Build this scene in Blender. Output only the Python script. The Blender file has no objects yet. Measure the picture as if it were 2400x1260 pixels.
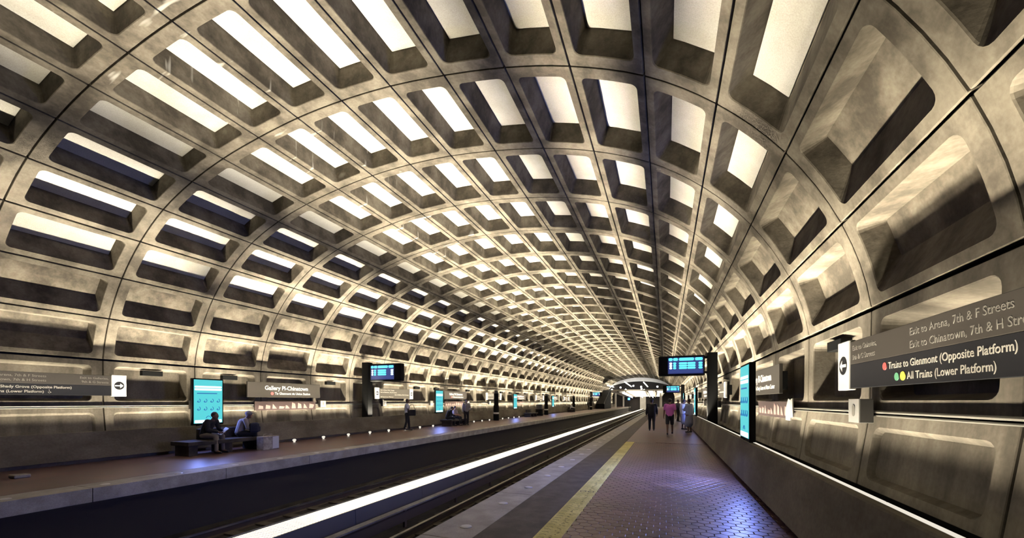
import bpy, bmesh, math, random
from mathutils import Vector, Matrix
random.seed(7)
S = bpy.context.scene
COL = S.collection
PI = math.pi
BAY = 2.4
def YJ(j): return (1.71 + j) * BAY

# ------------------------------------------------------------------ camera
cam_d = bpy.data.cameras.new('camera')
cam = bpy.data.objects.new('camera', cam_d)
COL.objects.link(cam)
cam.location = (6.31, 0.0, 1.6)
cam.rotation_euler = (PI / 2, 0, 0.367)
cam_d.sensor_width = 36.0
cam_d.lens = 936.0 / 2400.0 * 36.0
cam_d.shift_y = 310.0 / 2400.0
cam_d.clip_start = 0.02
cam_d.clip_end = 400
S.camera = cam

# ------------------------------------------------------------------ world, exposure, light levels
w = bpy.data.worlds.new('world'); S.world = w
w.use_nodes = True
w.node_tree.nodes['Background'].inputs[0].default_value = (0, 0, 0, 1)
w.node_tree.nodes['Background'].inputs[1].default_value = 0.0
S.view_settings.view_transform = 'Standard'
S.view_settings.look = 'None'
S.view_settings.gamma = 1.0
S.view_settings.use_curve_mapping = False
S.view_settings.exposure = 0.12
S.cycles.diffuse_bounces = 1
S.cycles.max_bounces = 3
TROUGH_LEVEL = 1.1           # glow of the trough's own lens
COVE_LEVEL = 3.0             # glow of the lamp strips' own lenses
# lamp rows in the trough: lean towards +x and spread in degrees, watts for each 2.4 m section
TROUGH_ROWS = [(-14.0, 37.0, 185.0), (6.0, 39.0, 215.0), (31.0, 16.0, 66.0), (46.5, 17.0, 72.0)]
# lamps behind the parapets: lean towards the wall, spread, watts for each 2.4 m
STRIP_L = [(-12.0, 30.0, 170.0), (14.0, 40.0, 160.0)]
STRIP_R = [(14.0, 38.0, 155.0)]
GUTTER = (22.0, 44.0, 110.0)
WARM = (1.0, 0.90, 0.71)

# ------------------------------------------------------------------ materials
def newmat(name):
    m = bpy.data.materials.new(name); m.use_nodes = True
    nt = m.node_tree
    b = nt.nodes['Principled BSDF']
    return m, nt, b
def flat(name, col, rough=0.6, metal=0.0, spec=0.5):
    m, nt, b = newmat(name)
    b.inputs['Base Color'].default_value = (*col, 1)
    b.inputs['Roughness'].default_value = rough
    b.inputs['Metallic'].default_value = metal
    b.inputs['Specular IOR Level'].default_value = spec
    return m
def glow(name, col, strength):
    m, nt, b = newmat(name)
    b.inputs['Base Color'].default_value = (0.02, 0.02, 0.02, 1)
    b.inputs['Emission Color'].default_value = (*col, 1)
    b.inputs['Emission Strength'].default_value = strength
    if strength < 10: m.cycles.emission_sampling = 'NONE'
    return m
def noisy(name, c1, c2, scale=1.0, rough=0.85, bump=0.15, stretch=(1, 1, 1), fine=22.0, spec=0.3, drips=False, rough2=None):
    """two-tone procedural surface in world coordinates with fine grain"""
    m, nt, b = newmat(name)
    N, Lk = nt.nodes, nt.links
    geo = N.new('ShaderNodeNewGeometry')
    mp = N.new('ShaderNodeMapping'); mp.inputs['Scale'].default_value = stretch
    Lk.new(geo.outputs['Position'], mp.inputs['Vector'])
    n1 = N.new('ShaderNodeTexNoise'); n1.inputs['Scale'].default_value = scale
    n1.inputs['Detail'].default_value = 7; n1.inputs['Roughness'].default_value = 0.62
    Lk.new(mp.outputs[0], n1.inputs['Vector'])
    rp = N.new('ShaderNodeValToRGB')
    rp.color_ramp.elements[0].position = 0.40; rp.color_ramp.elements[0].color = (*c1, 1)
    rp.color_ramp.elements[1].position = 0.62; rp.color_ramp.elements[1].color = (*c2, 1)
    Lk.new(n1.outputs['Fac'], rp.inputs['Fac'])
    n2 = N.new('ShaderNodeTexNoise'); n2.inputs['Scale'].default_value = fine
    n2.inputs['Detail'].default_value = 4
    Lk.new(geo.outputs['Position'], n2.inputs['Vector'])
    mx = N.new('ShaderNodeMix'); mx.data_type = 'RGBA'; mx.blend_type = 'MULTIPLY'
    mx.inputs['Factor'].default_value = 0.45
    rp2 = N.new('ShaderNodeValToRGB')
    rp2.color_ramp.elements[0].position = 0.3; rp2.color_ramp.elements[0].color = (0.55, 0.53, 0.5, 1)
    rp2.color_ramp.elements[1].position = 0.7; rp2.color_ramp.elements[1].color = (1, 1, 1, 1)
    Lk.new(n2.outputs['Fac'], rp2.inputs['Fac'])
    Lk.new(rp.outputs['Color'], mx.inputs[6]); Lk.new(rp2.outputs['Color'], mx.inputs[7])
    out = mx.outputs[2]
    if drips:      # pale lime streaks that water left on the left flank of the crown
        mp2 = N.new('ShaderNodeMapping'); mp2.inputs['Scale'].default_value = (0.8, 5.0, 0.8)
        mp2.inputs['Rotation'].default_value = (0, 0, 0.0)
        Lk.new(geo.outputs['Position'], mp2.inputs['Vector'])
        n3 = N.new('ShaderNodeTexNoise'); n3.inputs['Scale'].default_value = 1.1; n3.inputs['Detail'].default_value = 2
        Lk.new(mp2.outputs[0], n3.inputs['Vector'])
        r3 = N.new('ShaderNodeValToRGB')
        r3.color_ramp.elements[0].position = 0.64; r3.color_ramp.elements[0].color = (0, 0, 0, 1)
        r3.color_ramp.elements[1].position = 0.70; r3.color_ramp.elements[1].color = (1, 1, 1, 1)
        Lk.new(n3.outputs['Fac'], r3.inputs['Fac'])
        sx = N.new('ShaderNodeSeparateXYZ'); Lk.new(geo.outputs['Position'], sx.inputs[0])
        a1 = N.new('ShaderNodeMath'); a1.operation = 'ADD'; a1.inputs[1].default_value = 1.9
        Lk.new(sx.outputs['X'], a1.inputs[0])
        a2 = N.new('ShaderNodeMath'); a2.operation = 'ABSOLUTE'; Lk.new(a1.outputs[0], a2.inputs[0])
        a3 = N.new('ShaderNodeMath'); a3.operation = 'LESS_THAN'; a3.inputs[1].default_value = 1.5
        Lk.new(a2.outputs[0], a3.inputs[0])
        a4 = N.new('ShaderNodeMath'); a4.operation = 'MULTIPLY'
        Lk.new(r3.outputs['Color'], a4.inputs[0]); Lk.new(a3.outputs[0], a4.inputs[1])
        a5 = N.new('ShaderNodeMath'); a5.operation = 'MULTIPLY'; a5.inputs[1].default_value = 0.75
        Lk.new(a4.outputs[0], a5.inputs[0])
        m2 = N.new('ShaderNodeMix'); m2.data_type = 'RGBA'
        Lk.new(a5.outputs[0], m2.inputs['Factor'])
        Lk.new(out, m2.inputs[6]); m2.inputs[7].default_value = (0.42, 0.40, 0.35, 1)
        out = m2.outputs[2]
    Lk.new(out, b.inputs['Base Color'])
    b.inputs['Roughness'].default_value = rough
    b.inputs['Specular IOR Level'].default_value = spec
    if rough2 is not None:
        mr = N.new('ShaderNodeMapRange')
        mr.inputs['To Min'].default_value = rough; mr.inputs['To Max'].default_value = rough2
        Lk.new(n1.outputs['Fac'], mr.inputs['Value']); Lk.new(mr.outputs[0], b.inputs['Roughness'])
    if bump:
        bp = N.new('ShaderNodeBump'); bp.inputs['Strength'].default_value = bump; bp.inputs['Distance'].default_value = 0.02
        Lk.new(n2.outputs['Fac'], bp.inputs['Height']); Lk.new(bp.outputs[0], b.inputs['Normal'])
    return m

M = {}
M['concrete'] = noisy('vault_concrete', (0.062, 0.052, 0.038), (0.165, 0.143, 0.108), 1.6, drips=True)
M['wall_concrete'] = noisy('wall_concrete', (0.075, 0.064, 0.048), (0.17, 0.148, 0.115), 0.9, stretch=(1, 1.6, 0.35))
M['acoustic'] = noisy('acoustic_board', (0.40, 0.38, 0.325), (0.48, 0.465, 0.42), 0.8, bump=0.05, fine=60)
M['shell'] = flat('joint_black', (0.012, 0.011, 0.010), 0.95)
M['parapet'] = noisy('parapet_concrete', (0.10, 0.085, 0.062), (0.19, 0.165, 0.125), 0.9, stretch=(1, 0.5, 1))
M['granite'] = noisy('granite', (0.30, 0.275, 0.235), (0.44, 0.41, 0.36), 2.2, rough=0.55, fine=60)
M['tile'] = noisy('hexagonal_quarry_tile', (0.09, 0.046, 0.039), (0.18, 0.102, 0.087), 1.4, rough=0.27, bump=0.04, fine=35, spec=0.6, rough2=0.5)
M['grout'] = flat('grout', (0.011, 0.008, 0.007), 0.8)
M['mat'] = noisy('dark_tactile_mat', (0.045, 0.037, 0.031), (0.085, 0.07, 0.06), 3.0, rough=0.7, fine=70, bump=0.5)
M['yellow'] = noisy('yellow_warning_strip', (0.74, 0.62, 0.17), (0.94, 0.81, 0.27), 2.5, rough=0.5, bump=0.1, fine=40)
M['mark'] = flat('worn_marking', (0.20, 0.15, 0.055), 0.8)
M['bed'] = noisy('track_bed', (0.010, 0.009, 0.008), (0.028, 0.024, 0.02), 2.0, rough=0.95)
M['rail'] = flat('rail_steel', (0.55, 0.52, 0.47), 0.28, 1.0)
M['railside'] = flat('rail_rust', (0.05, 0.035, 0.025), 0.8)
M['cover'] = noisy('third_rail_cover', (0.13, 0.117, 0.10), (0.21, 0.195, 0.17), 2.0, rough=0.6)
M['tie'] = noisy('tie_concrete', (0.035, 0.028, 0.022), (0.075, 0.06, 0.048), 2.0)
M['black'] = flat('black_bronze', (0.005, 0.005, 0.005), 0.75, spec=0.08)
M['darkgrey'] = flat('dark_grey_metal', (0.035, 0.034, 0.036), 0.5)
M['bronze'] = flat('sign_bronze', (0.022, 0.019, 0.016), 0.5, spec=0.2)
M['dimtext'] = flat('dull_lettering', (0.075, 0.068, 0.058), 0.7)
M['signblack'] = flat('sign_black', (0.006, 0.006, 0.007), 0.5, spec=0.15)
M['signwhite'] = flat('sign_white', (0.30, 0.295, 0.275), 0.6)
M['text'] = flat('sign_lettering', (0.17, 0.158, 0.135), 0.7)
M['twoway'] = flat('sign_taupe', (0.030, 0.026, 0.021), 0.7, spec=0.15)
M['boxgrey'] = flat('box_grey', (0.045, 0.042, 0.038), 0.6)
M['red'] = flat('line_red', (0.24, 0.035, 0.032), 0.6)
M['green'] = flat('line_green', (0.05, 0.16, 0.085), 0.6)
M['yel'] = flat('line_yellow', (0.40, 0.33, 0.03), 0.6)
M['pink'] = flat('map_pink', (0.20, 0.13, 0.115), 0.6)
M['maproot'] = flat('map_brown', (0.035, 0.022, 0.02), 0.5)
M['pipe'] = flat('conduit_grey', (0.17, 0.16, 0.14), 0.4, 0.4)
M['stud'] = flat('pale_stud_glass', (0.62, 0.60, 0.55), 0.3)
M['whiteblock'] = flat('white_block', (0.78, 0.74, 0.66), 0.5)
M['knob'] = glow('knob_lamp', (1.0, 0.92, 0.78), 0.85)
M['housing'] = flat('lamp_housing', (0.06, 0.055, 0.05), 0.6)
M['bench'] = noisy('bench_stone', (0.02, 0.017, 0.016), (0.045, 0.038, 0.035), 2.0)
M['cyan'] = glow('screen_cyan', (0.09, 0.62, 0.66), 1.0)
M['cyanw'] = glow('screen_white', (0.80, 0.98, 1.0), 1.25)
M['blue'] = glow('screen_blue', (0.02, 0.16, 0.48), 0.9)
M['deep'] = glow('screen_deep_blue', (0.003, 0.003, 0.055), 1.0)
M['pids_cyan'] = glow('board_cyan', (0.10, 0.75, 0.85), 1.3)
M['mezzlamp'] = glow('mezzanine_lamp', (1.0, 0.97, 0.9), 14.0)
M['cove'] = glow('cove_lamp', WARM, COVE_LEVEL)
M['strip'] = glow('edge_strip', (1.0, 0.93, 0.80), 0.75)
M['mezzwhite'] = noisy('mezzanine_soffit', (0.66, 0.63, 0.56), (0.78, 0.75, 0.69), 0.8, bump=0.03)
M['mezzband'] = noisy('mezzanine_fascia', (0.78, 0.78, 0.80), (0.88, 0.88, 0.90), 0.6, bump=0.03)
M['tunnel'] = flat('tunnel_dark', (0.022, 0.019, 0.020), 0.9)
M['skin'] = flat('skin_brown', (0.16, 0.085, 0.055), 0.6)
M['skin2'] = flat('skin_light', (0.42, 0.25, 0.18), 0.6)
M['hair'] = flat('hair_black', (0.010, 0.008, 0.007), 0.6)
M['hair2'] = flat('hair_grey', (0.20, 0.18, 0.16), 0.6)
M['c_black'] = flat('cloth_black', (0.008, 0.008, 0.010), 0.9)
M['c_navy'] = flat('cloth_navy', (0.014, 0.016, 0.032), 0.9)
M['c_grey'] = flat('cloth_grey', (0.19, 0.17, 0.17), 0.9)
M['c_khaki'] = flat('cloth_khaki', (0.15, 0.125, 0.10), 0.9)
M['c_white'] = flat('cloth_white', (0.72, 0.72, 0.76), 0.9)
M['c_pink'] = flat('cloth_pink', (0.68, 0.17, 0.52), 0.9)
M['c_rose'] = flat('cloth_rose', (0.42, 0.34, 0.34), 0.9)
M['c_blue'] = flat('cloth_light_blue', (0.42, 0.48, 0.74), 0.9)
M['c_patt'] = flat('cloth_grey_blue', (0.30, 0.32, 0.46), 0.9)
M['shoe'] = flat('shoe_black', (0.010, 0.009, 0.009), 0.6)
M['paper'] = flat('paper_white', (0.66, 0.65, 0.64), 0.7)
M['bagpaper'] = noisy('paper_bag', (0.30, 0.26, 0.22), (0.52, 0.47, 0.40), 6.0, bump=0.02)

def trough_lens():
    """lit prismatic cover: a grid of small dark webs between the lit cells"""
    m, nt, b = newmat('trough_lens')
    N, Lk = nt.nodes, nt.links
    geo = N.new('ShaderNodeNewGeometry')
    mp = N.new('ShaderNodeMapping'); mp.inputs['Scale'].default_value = (15.6, 15.6, 1)
    Lk.new(geo.outputs['Position'], mp.inputs['Vector'])
    fr = N.new('ShaderNodeVectorMath'); fr.operation = 'FRACTION'; Lk.new(mp.outputs[0], fr.inputs[0])
    sx = N.new('ShaderNodeSeparateXYZ'); Lk.new(fr.outputs[0], sx.inputs[0])
    def gt(sock, v):
        g = N.new('ShaderNodeMath'); g.operation = 'GREATER_THAN'; g.inputs[1].default_value = v
        Lk.new(sock, g.inputs[0]); return g.outputs[0]
    a = gt(sx.outputs['X'], 0.22); c = gt(sx.outputs['Y'], 0.22)
    mu = N.new('ShaderNodeMath'); mu.operation = 'MULTIPLY'; Lk.new(a, mu.inputs[0]); Lk.new(c, mu.inputs[1])
    st = N.new('ShaderNodeMapRange'); st.inputs['To Min'].default_value = 0.3; st.inputs['To Max'].default_value = TROUGH_LEVEL / 0.61
    Lk.new(mu.outputs[0], st.inputs['Value'])
    b.inputs['Base Color'].default_value = (0.3, 0.28, 0.24, 1)
    b.inputs['Emission Color'].default_value = (*WARM, 1)
    Lk.new(st.outputs[0], b.inputs['Emission Strength'])
    m.cycles.emission_sampling = 'NONE'
    return m
M['lens'] = trough_lens()

# ------------------------------------------------------------------ helpers
def link(name, me, mat=None, parent=None, loc=None):
    o = bpy.data.objects.new(name, me)
    COL.objects.link(o)
    if mat is not None and len(me.materials) == 0:
        me.materials.append(mat)
    if parent is not None: o.parent = parent
    if loc is not None: o.location = loc
    return o
def mesh_bm(name, bm):
    me = bpy.data.meshes.new(name); bm.to_mesh(me); bm.free(); return me
def obj(name, bm, mat, parent=None, loc=None):
    return link(name, mesh_bm(name, bm), mat, parent, loc)
def empty(name, loc=(0, 0, 0), rz=0.0):
    o = bpy.data.objects.new(name, None); COL.objects.link(o)
    o.location = loc; o.rotation_euler = (0, 0, rz); o.empty_display_size = 0.2
    return o
def tag(o, label=None, cat=None, group=None, kind=None):
    if label: o['label'] = label
    if cat: o['category'] = cat
    if group: o['group'] = group
    if kind: o['kind'] = kind
    return o
def bx(bm, x0, x1, y0, y1, z0, z1, bev=0.0):
    r = bmesh.ops.create_cube(bm, size=1.0)
    for v in r['verts']:
        v.co = Vector(((x0 + x1) / 2 + v.co.x * (x1 - x0), (y0 + y1) / 2 + v.co.y * (y1 - y0), (z0 + z1) / 2 + v.co.z * (z1 - z0)))
    if bev:
        es = list({e for v in r['verts'] for e in v.link_edges})
        bmesh.ops.bevel(bm, geom=es, offset=bev, segments=2, affect='EDGES', profile=0.5)
    return bm
def box(x0, x1, y0, y1, z0, z1, bev=0.0):
    return bx(bmesh.new(), x0, x1, y0, y1, z0, z1, bev)
def prism(pts, y0, y1):
    """extrude an x-z outline along y"""
    bm = bmesh.new()
    a = [bm.verts.new((x, y0, z)) for x, z in pts]; b = [bm.verts.new((x, y1, z)) for x, z in pts]
    n = len(pts)
    for i in range(n):
        bm.faces.new((a[i], a[(i + 1) % n], b[(i + 1) % n], b[i]))
    bm.faces.new(a[::-1]); bm.faces.new(b)
    bmesh.ops.recalc_face_normals(bm, faces=bm.faces)
    return bm
def tube(pts, r, seg=8, bm=None):
    bm = bm or bmesh.new()
    rings = []
    pts = [Vector(p) for p in pts]
    for i, p in enumerate(pts):
        d = (pts[min(i + 1, len(pts) - 1)] - pts[max(i - 1, 0)]).normalized()
        up = Vector((0, 0, 1)) if abs(d.z) < 0.9 else Vector((1, 0, 0))
        a = d.cross(up).normalized(); b = d.cross(a).normalized()
        rr = r[i] if isinstance(r, (list, tuple)) else r
        rings.append([bm.verts.new(p + a * rr * math.cos(t) + b * rr * math.sin(t)) for t in [2 * PI * k / seg for k in range(seg)]])
    for i in range(len(rings) - 1):
        for k in range(seg):
            bm.faces.new((rings[i][k], rings[i][(k + 1) % seg], rings[i + 1][(k + 1) % seg], rings[i + 1][k]))
    bm.faces.new(rings[0]); bm.faces.new(rings[-1][::-1])
    bmesh.ops.recalc_face_normals(bm, faces=bm.faces)
    return bm
def lathe(prof, seg=20, bm=None):
    bm = bm or bmesh.new()
    rings = [[bm.verts.new((r * math.cos(2 * PI * k / seg), r * math.sin(2 * PI * k / seg), z)) for k in range(seg)] for r, z in prof]
    for i in range(len(rings) - 1):
        for k in range(seg):
            bm.faces.new((rings[i][k], rings[i][(k + 1) % seg], rings[i + 1][(k + 1) % seg], rings[i + 1][k]))
    bm.faces.new(rings[0][::-1]); bm.faces.new(rings[-1])
    return bm

TMP = bpy.data.scenes.new('workbench')            # a side scene where modifiers and letters are turned into meshes
def settle(o):
    TMP.collection.objects.link(o)
    vl = TMP.view_layers[0]; vl.update()
    me = bpy.data.meshes.new_from_object(o.evaluated_get(vl.depsgraph))
    TMP.collection.objects.unlink(o)
    me.name = o.name.split('.')[0]
    return me
TEXTS = {}

# ------------------------------------------------------------------ the vault profile
PROF = [(0, 7.864), (1.236, 7.818), (2.45, 7.675), (3.67, 7.456), (4.83, 7.13), (6.0, 6.63), (7.0, 5.93), (7.85, 5.03), (8.48, 3.95), (8.80, 2.79), (8.78, 1.45), (8.64, 0.50)]
def prof(t):
    s = 1 if t >= 0 else -1
    t = abs(t)
    i = min(int(t), len(PROF) - 2); f = t - i
    if i >= 9:                                     # the walls are flat
        (x0, z0), (x1, z1) = PROF[i], PROF[i + 1]
        return s * (x0 + (x1 - x0) * f), z0 + (z1 - z0) * f
    def P(k):
        if k < 0: return (-PROF[-k][0], PROF[-k][1])
        return PROF[k]
    p0, p1, p2, p3 = P(i - 1), P(i), P(i + 1), P(i + 2)
    def cr(a, b, c, d): return 0.5 * (2 * b + (c - a) * f + (2 * a - 5 * b + 4 * c - d) * f * f + (3 * b - a - 3 * c + d) * f ** 3)
    return s * cr(p0[0], p1[0], p2[0], p3[0]), cr(p0[1], p1[1], p2[1], p3[1])
def prof_n(t):
    e = 1e-3
    x0, z0 = prof(t - e); x1, z1 = prof(t + e)
    dx, dz = x1 - x0, z1 - z0
    l = math.hypot(dx, dz)
    return (-dz / l, dx / l)                       # outward (t grows to the right)
def rrect(a0, a1, v0, v1, r):
    out = []
    cs = [(a1 - r, v1 - r, 0), (a0 + r, v1 - r, 90), (a0 + r, v0 + r, 180), (a1 - r, v0 + r, 270)]
    for ci, (cx, cv, an) in enumerate(cs):
        for k in range(5):
            th = math.radians(an + 22.5 * k)
            out.append((cx + r * math.cos(th), cv + r * math.sin(th)))
        if ci in (0, 2):                           # the long way across the panel follows the curve
            nx = cs[(ci + 1) % 4]
            e = out[-1]; s_ = (nx[0] , e[1])
            for k in (1, 2, 3):
                out.append((e[0] + (s_[0] - e[0]) * k / 4, e[1]))
    return out
def panel_geo(k, loops, cap=True):
    """loops: list of (a0,a1,v0,v1,r,depth) measured from the panel's edges; returns verts, faces"""
    x0, z0 = prof(k); x1, z1 = prof(k + 1)
    wd = math.hypot(x1 - x0, z1 - z0)
    V, F = [], []
    n = 0
    for (i0, i1, v0, v1, r, d) in loops:
        pts = rrect(i0, wd - i1, v0, BAY - v1, r)
        n = len(pts)
        for a, v in pts:
            t = k + a / wd
            x, z = prof(t); nx, nz = prof_n(t)
            V.append((x + nx * d, v, z + nz * d))
    for L_ in range(len(loops) - 1):
        for i in range(n):
            j = (i + 1) % n
            F.append((L_ * n + i, L_ * n + j, (L_ + 1) * n + j, (L_ + 1) * n + i))
    if cap:
        b = (len(loops) - 1) * n
        F.append(tuple(b + i for i in range(n)))
    return V, F
def make_mesh(name, V, F, mat):
    me = bpy.data.meshes.new(name); me.from_pydata(V, [], F); me.materials.append(mat); me.update()
    return me
def coffer_dims(k):
    """depth, inset of the lower and upper flank, inset of the ends; the flank towards the platform leans more low on the vault"""
    i = k if k >= 0 else -k - 1
    low = [0.055, 0.055, 0.055, 0.06, 0.09, 0.18, 0.28, 0.36, 0.36][i]
    dep = [0.44, 0.44, 0.44, 0.44, 0.43, 0.40, 0.36, 0.29, 0.28][i]
    return dep, low, (0.055 if i < 5 else 0.10), (0.02 if i < 5 else 0.06)
def coffer_loops(k):
    g0 = g1 = 0.017
    if k == 8: g1 = 0.03
    if k == -9: g0 = 0.03
    gv = 0.015
    dep, low, upp, end = coffer_dims(k)
    t0, t1 = (upp, low) if k >= 0 else (low, upp)
    return [(g0, g1, gv, gv, 0.012, 0.10), (g0, g1, gv, gv, 0.012, 0.006), (g0 + 0.008, g1 + 0.008, gv + 0.008, gv + 0.008, 0.012, 0.0),
            (0.145, 0.145, 0.235, 0.235, 0.11, 0.0), (0.153, 0.153, 0.243, 0.243, 0.11, 0.012),
            (0.145 + t0, 0.145 + t1, 0.235 + end, 0.235 + end, 0.03, dep)]
def acoustic_loops(k):
    dep, low, upp, end = coffer_dims(k)
    t0, t1 = (upp, low) if k >= 0 else (low, upp)
    e = 0.145 + 0.010; v = 0.235 + end + 0.010
    return [(e + t0, e + t1, v, v, 0.01, dep - 0.004), (e + t0, e + t1, v, v, 0.01, dep - 0.03)]
JMIN, JMAX = -4, 51
JNEAR = range(-1, 15)

# ceiling: dark outer shell (the black of the joints) and its precast panels
shellbm = bmesh.new()
ts = [-9 + 18 * i / 72 for i in range(73)]
prev = None
for t in ts:
    x, z = prof(t); nx, nz = prof_n(t)
    a = shellbm.verts.new((x + nx * 0.62, YJ(JMIN), z + nz * 0.62)); b = shellbm.verts.new((x + nx * 0.62, YJ(JMAX), z + nz * 0.62))
    if prev: shellbm.faces.new((prev[0], a, b, prev[1]))
    prev = (a, b)
ceiling = obj('ceiling', shellbm, M['shell'])
tag(ceiling, 'coffered concrete barrel vault over the whole station', kind='structure')
SV, SF, AV, AF = [], [], [], []
for k in range(-9, 9):
    V, F = panel_geo(k, coffer_loops(k))
    me = make_mesh('vault_panel', V, F, M['concrete'])
    ac = -7 <= k <= 6
    if ac:
        V2, F2 = panel_geo(k, acoustic_loops(k))
        me2 = make_mesh('acoustic_board', V2, F2, M['acoustic'])
    for j in range(JMIN, JMAX):
        if j in JNEAR:
            p = link('vault_panel', me, None, ceiling, (0, YJ(j), 0))
            if ac:
                link('acoustic_board', me2, None, p)
        else:
            o = len(SV); SV += [(x, y + YJ(j), z) for x, y, z in V]; SF += [tuple(i + o for i in f) for f in F]
            if ac:
                o = len(AV); AV += [(x, y + YJ(j), z) for x, y, z in V2]; AF += [tuple(i + o for i in f) for f in F2]
far = link('far_vault_panels', make_mesh('far_vault_panels', SV, SF, M['concrete']), None, ceiling)
tag(far, kind='stuff')
fa = link('far_acoustic_boards', make_mesh('far_acoustic_boards', AV, AF, M['acoustic']), None, far)
tag(fa, kind='stuff')

# side walls: a row of recessed panels behind the signs and a plain row below
def wall(side):
    s = 1 if side == 'right' else -1
    nm = 'wall_' + side
    bm = bmesh.new()
    pts = [prof(s * t) for t in (8.9, 9, 10, 11)] + [(s * 8.60, -0.03)]
    for i in range(4):
        q = []
        for (x, z), y in ((pts[i], YJ(JMIN)), (pts[i + 1], YJ(JMIN)), (pts[i + 1], YJ(JMAX)), (pts[i], YJ(JMAX))):
            q.append(bm.verts.new((x + s * 0.46, y, z)))
        bm.faces.new(q)
    wl = obj(nm, bm, M['shell'])
    tag(wl, 'recessed concrete panel wall along the %s platform' % side, kind='structure')
    def lp(i0, i1): return (i0, i1) if s > 0 else (i1, i0)
    kk = 9 if s > 0 else -10
    rows = []
    for (row, top, bot, vv, rr, dd, ins) in ((0, 0.16, 0.16, 0.24, 0.12, 0.30, 0.07), (1, 0.17, 0.13, 0.20, 0.13, 0.07, 0.05)):
        k = (9 + row) if s > 0 else (-10 - row)
        a, b = lp(0.022, 0.022)
        def L_(t_, b_, v, r, d):
            x, y = lp(t_, b_); return (x, y, v, v, r, d)
        loops = [(a, b, 0.015, 0.015, 0.012, 0.10), (a, b, 0.015, 0.015, 0.012, 0.006), (a + .008, b + .008, .023, .023, 0.012, 0.0),
                 L_(top, bot, vv, rr, 0.0), L_(top + .012, bot + .012, vv + .012, rr, 0.014), L_(top + ins, bot + ins, vv + ins, rr * 0.6, dd)]
        V, F = panel_geo(k, loops)
        rows.append(make_mesh('wall_panel', V, F, M['wall_concrete']))
    slot = mesh_bm('speaker_slot', box(s * 8.78 if s > 0 else -8.93, s * 8.93 if s > 0 else -8.78, 0.92, 1.46, 2.40, 2.56, 0.01))
    slot.materials.append(M['black'])
    for j in range(JMIN, JMAX):
        for r_ in rows:
            p = link('wall_panel', r_, None, wl, (0, YJ(j), 0))
        # first mesh row holds a dark loudspeaker slot at the top of each bay
    for j in range(-1, 24):
        yc = YJ(j) + 1.2
        if any(a - 0.3 < yc < b + 0.3 for a, b in SIGN_SPANS[s]): continue
        q = link('speaker_slot', slot, None, wl, (0, YJ(j), 0))
    return wl
SIGN_SPANS = {1: [(2.9, 6.5)] + [(9.4 + 14.4 * i, 12.8 + 14.4 * i) for i in range(4)] + [(17.1 + 14.4 * i, 20.6 + 14.4 * i) for i in range(4)],
              -1: [(3.3, 6.9)] + [(10.5 + 14.4 * i, 13.9 + 14.4 * i) for i in range(4)] + [(17.6 + 14.4 * i, 21.1 + 14.4 * i) for i in range(4)]}
wall_left = wall('left'); wall_right = wall('right')

# end wall with two tunnel mouths and a column between
YE = YJ(JMAX)
bm = bmesh.new()
pts = [prof(t) for t in [-9 + 18 * i / 36 for i in range(37)]]
pts = [(-8.6, -1.4), (-8.8, 2.79)] + pts[1:-1] + [(8.8, 2.79), (8.6, -1.4)]
endw = obj('wall_end', prism([(x * 1.03, z + (0.25 if z > 2 else 0)) for x, z in pts], YE, YE + 0.4), M['tunnel'])
tag(endw, 'dark end wall with the tunnel mouths at the far end', kind='structure')
obj('column', box(-0.85, 0.85, YE - 1.2, YE - 0.02, -1.3, 3.0, 0.1), M['mezzwhite'], endw)

# back wall behind the camera closes the station
bw = obj('wall_back', prism([(x * 1.03, z + (0.25 if z > 2 else 0)) for x, z in pts], YJ(JMIN) - 0.4, YJ(JMIN)), M['wall_concrete'])
tag(bw, 'plain concrete wall closing the near end', kind='structure')

# ------------------------------------------------------------------ floors, platforms, tracks
Y0, Y1 = YJ(JMIN), YE
PE = 3.56
fr_ = obj('floor_right', prism([(PE + 0.12, -1.3), (PE + 0.12, -0.30), (PE + 0.02, -0.30), (PE + 0.02, -0.03), (8.95, -0.03), (8.95, -1.3)], Y0, Y1), M['grout'])
tag(fr_, 'right platform with brown tiles, yellow strip and granite edge', kind='structure')
fl_ = obj('floor_left', prism([(-PE - 0.12, -1.3), (-PE - 0.12, -0.30), (-PE - 0.02, -0.30), (-PE - 0.02, -0.03), (-8.95, -0.03), (-8.95, -1.3)], Y0, Y1), M['grout'])
tag(fl_, 'left platform with brown tiles and granite edge', kind='structure')
tb = obj('floor_track', box(-3.7, 3.7, Y0, Y1, -1.5, -1.29), M['bed'])
tag(tb, 'dark track bed sunk between the two platforms', kind='structure')
# granite edge slabs
slab = mesh_bm('granite_slab', box(PE, 4.19, 0.004, BAY - 0.004, -0.26, 0.0, 0.008)); slab.materials.append(M['granite'])
slabl = mesh_bm('granite_slab', box(-4.19, -PE, 0.004, BAY - 0.004, -0.26, 0.0, 0.008)); slabl.materials.append(M['granite'])
for j in range(JMIN, JMAX):
    link('granite_slab', slab, None, fr_, (0, YJ(j), 0))
    link('granite_slab', slabl, None, fl_, (0, YJ(j), 0))
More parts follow.
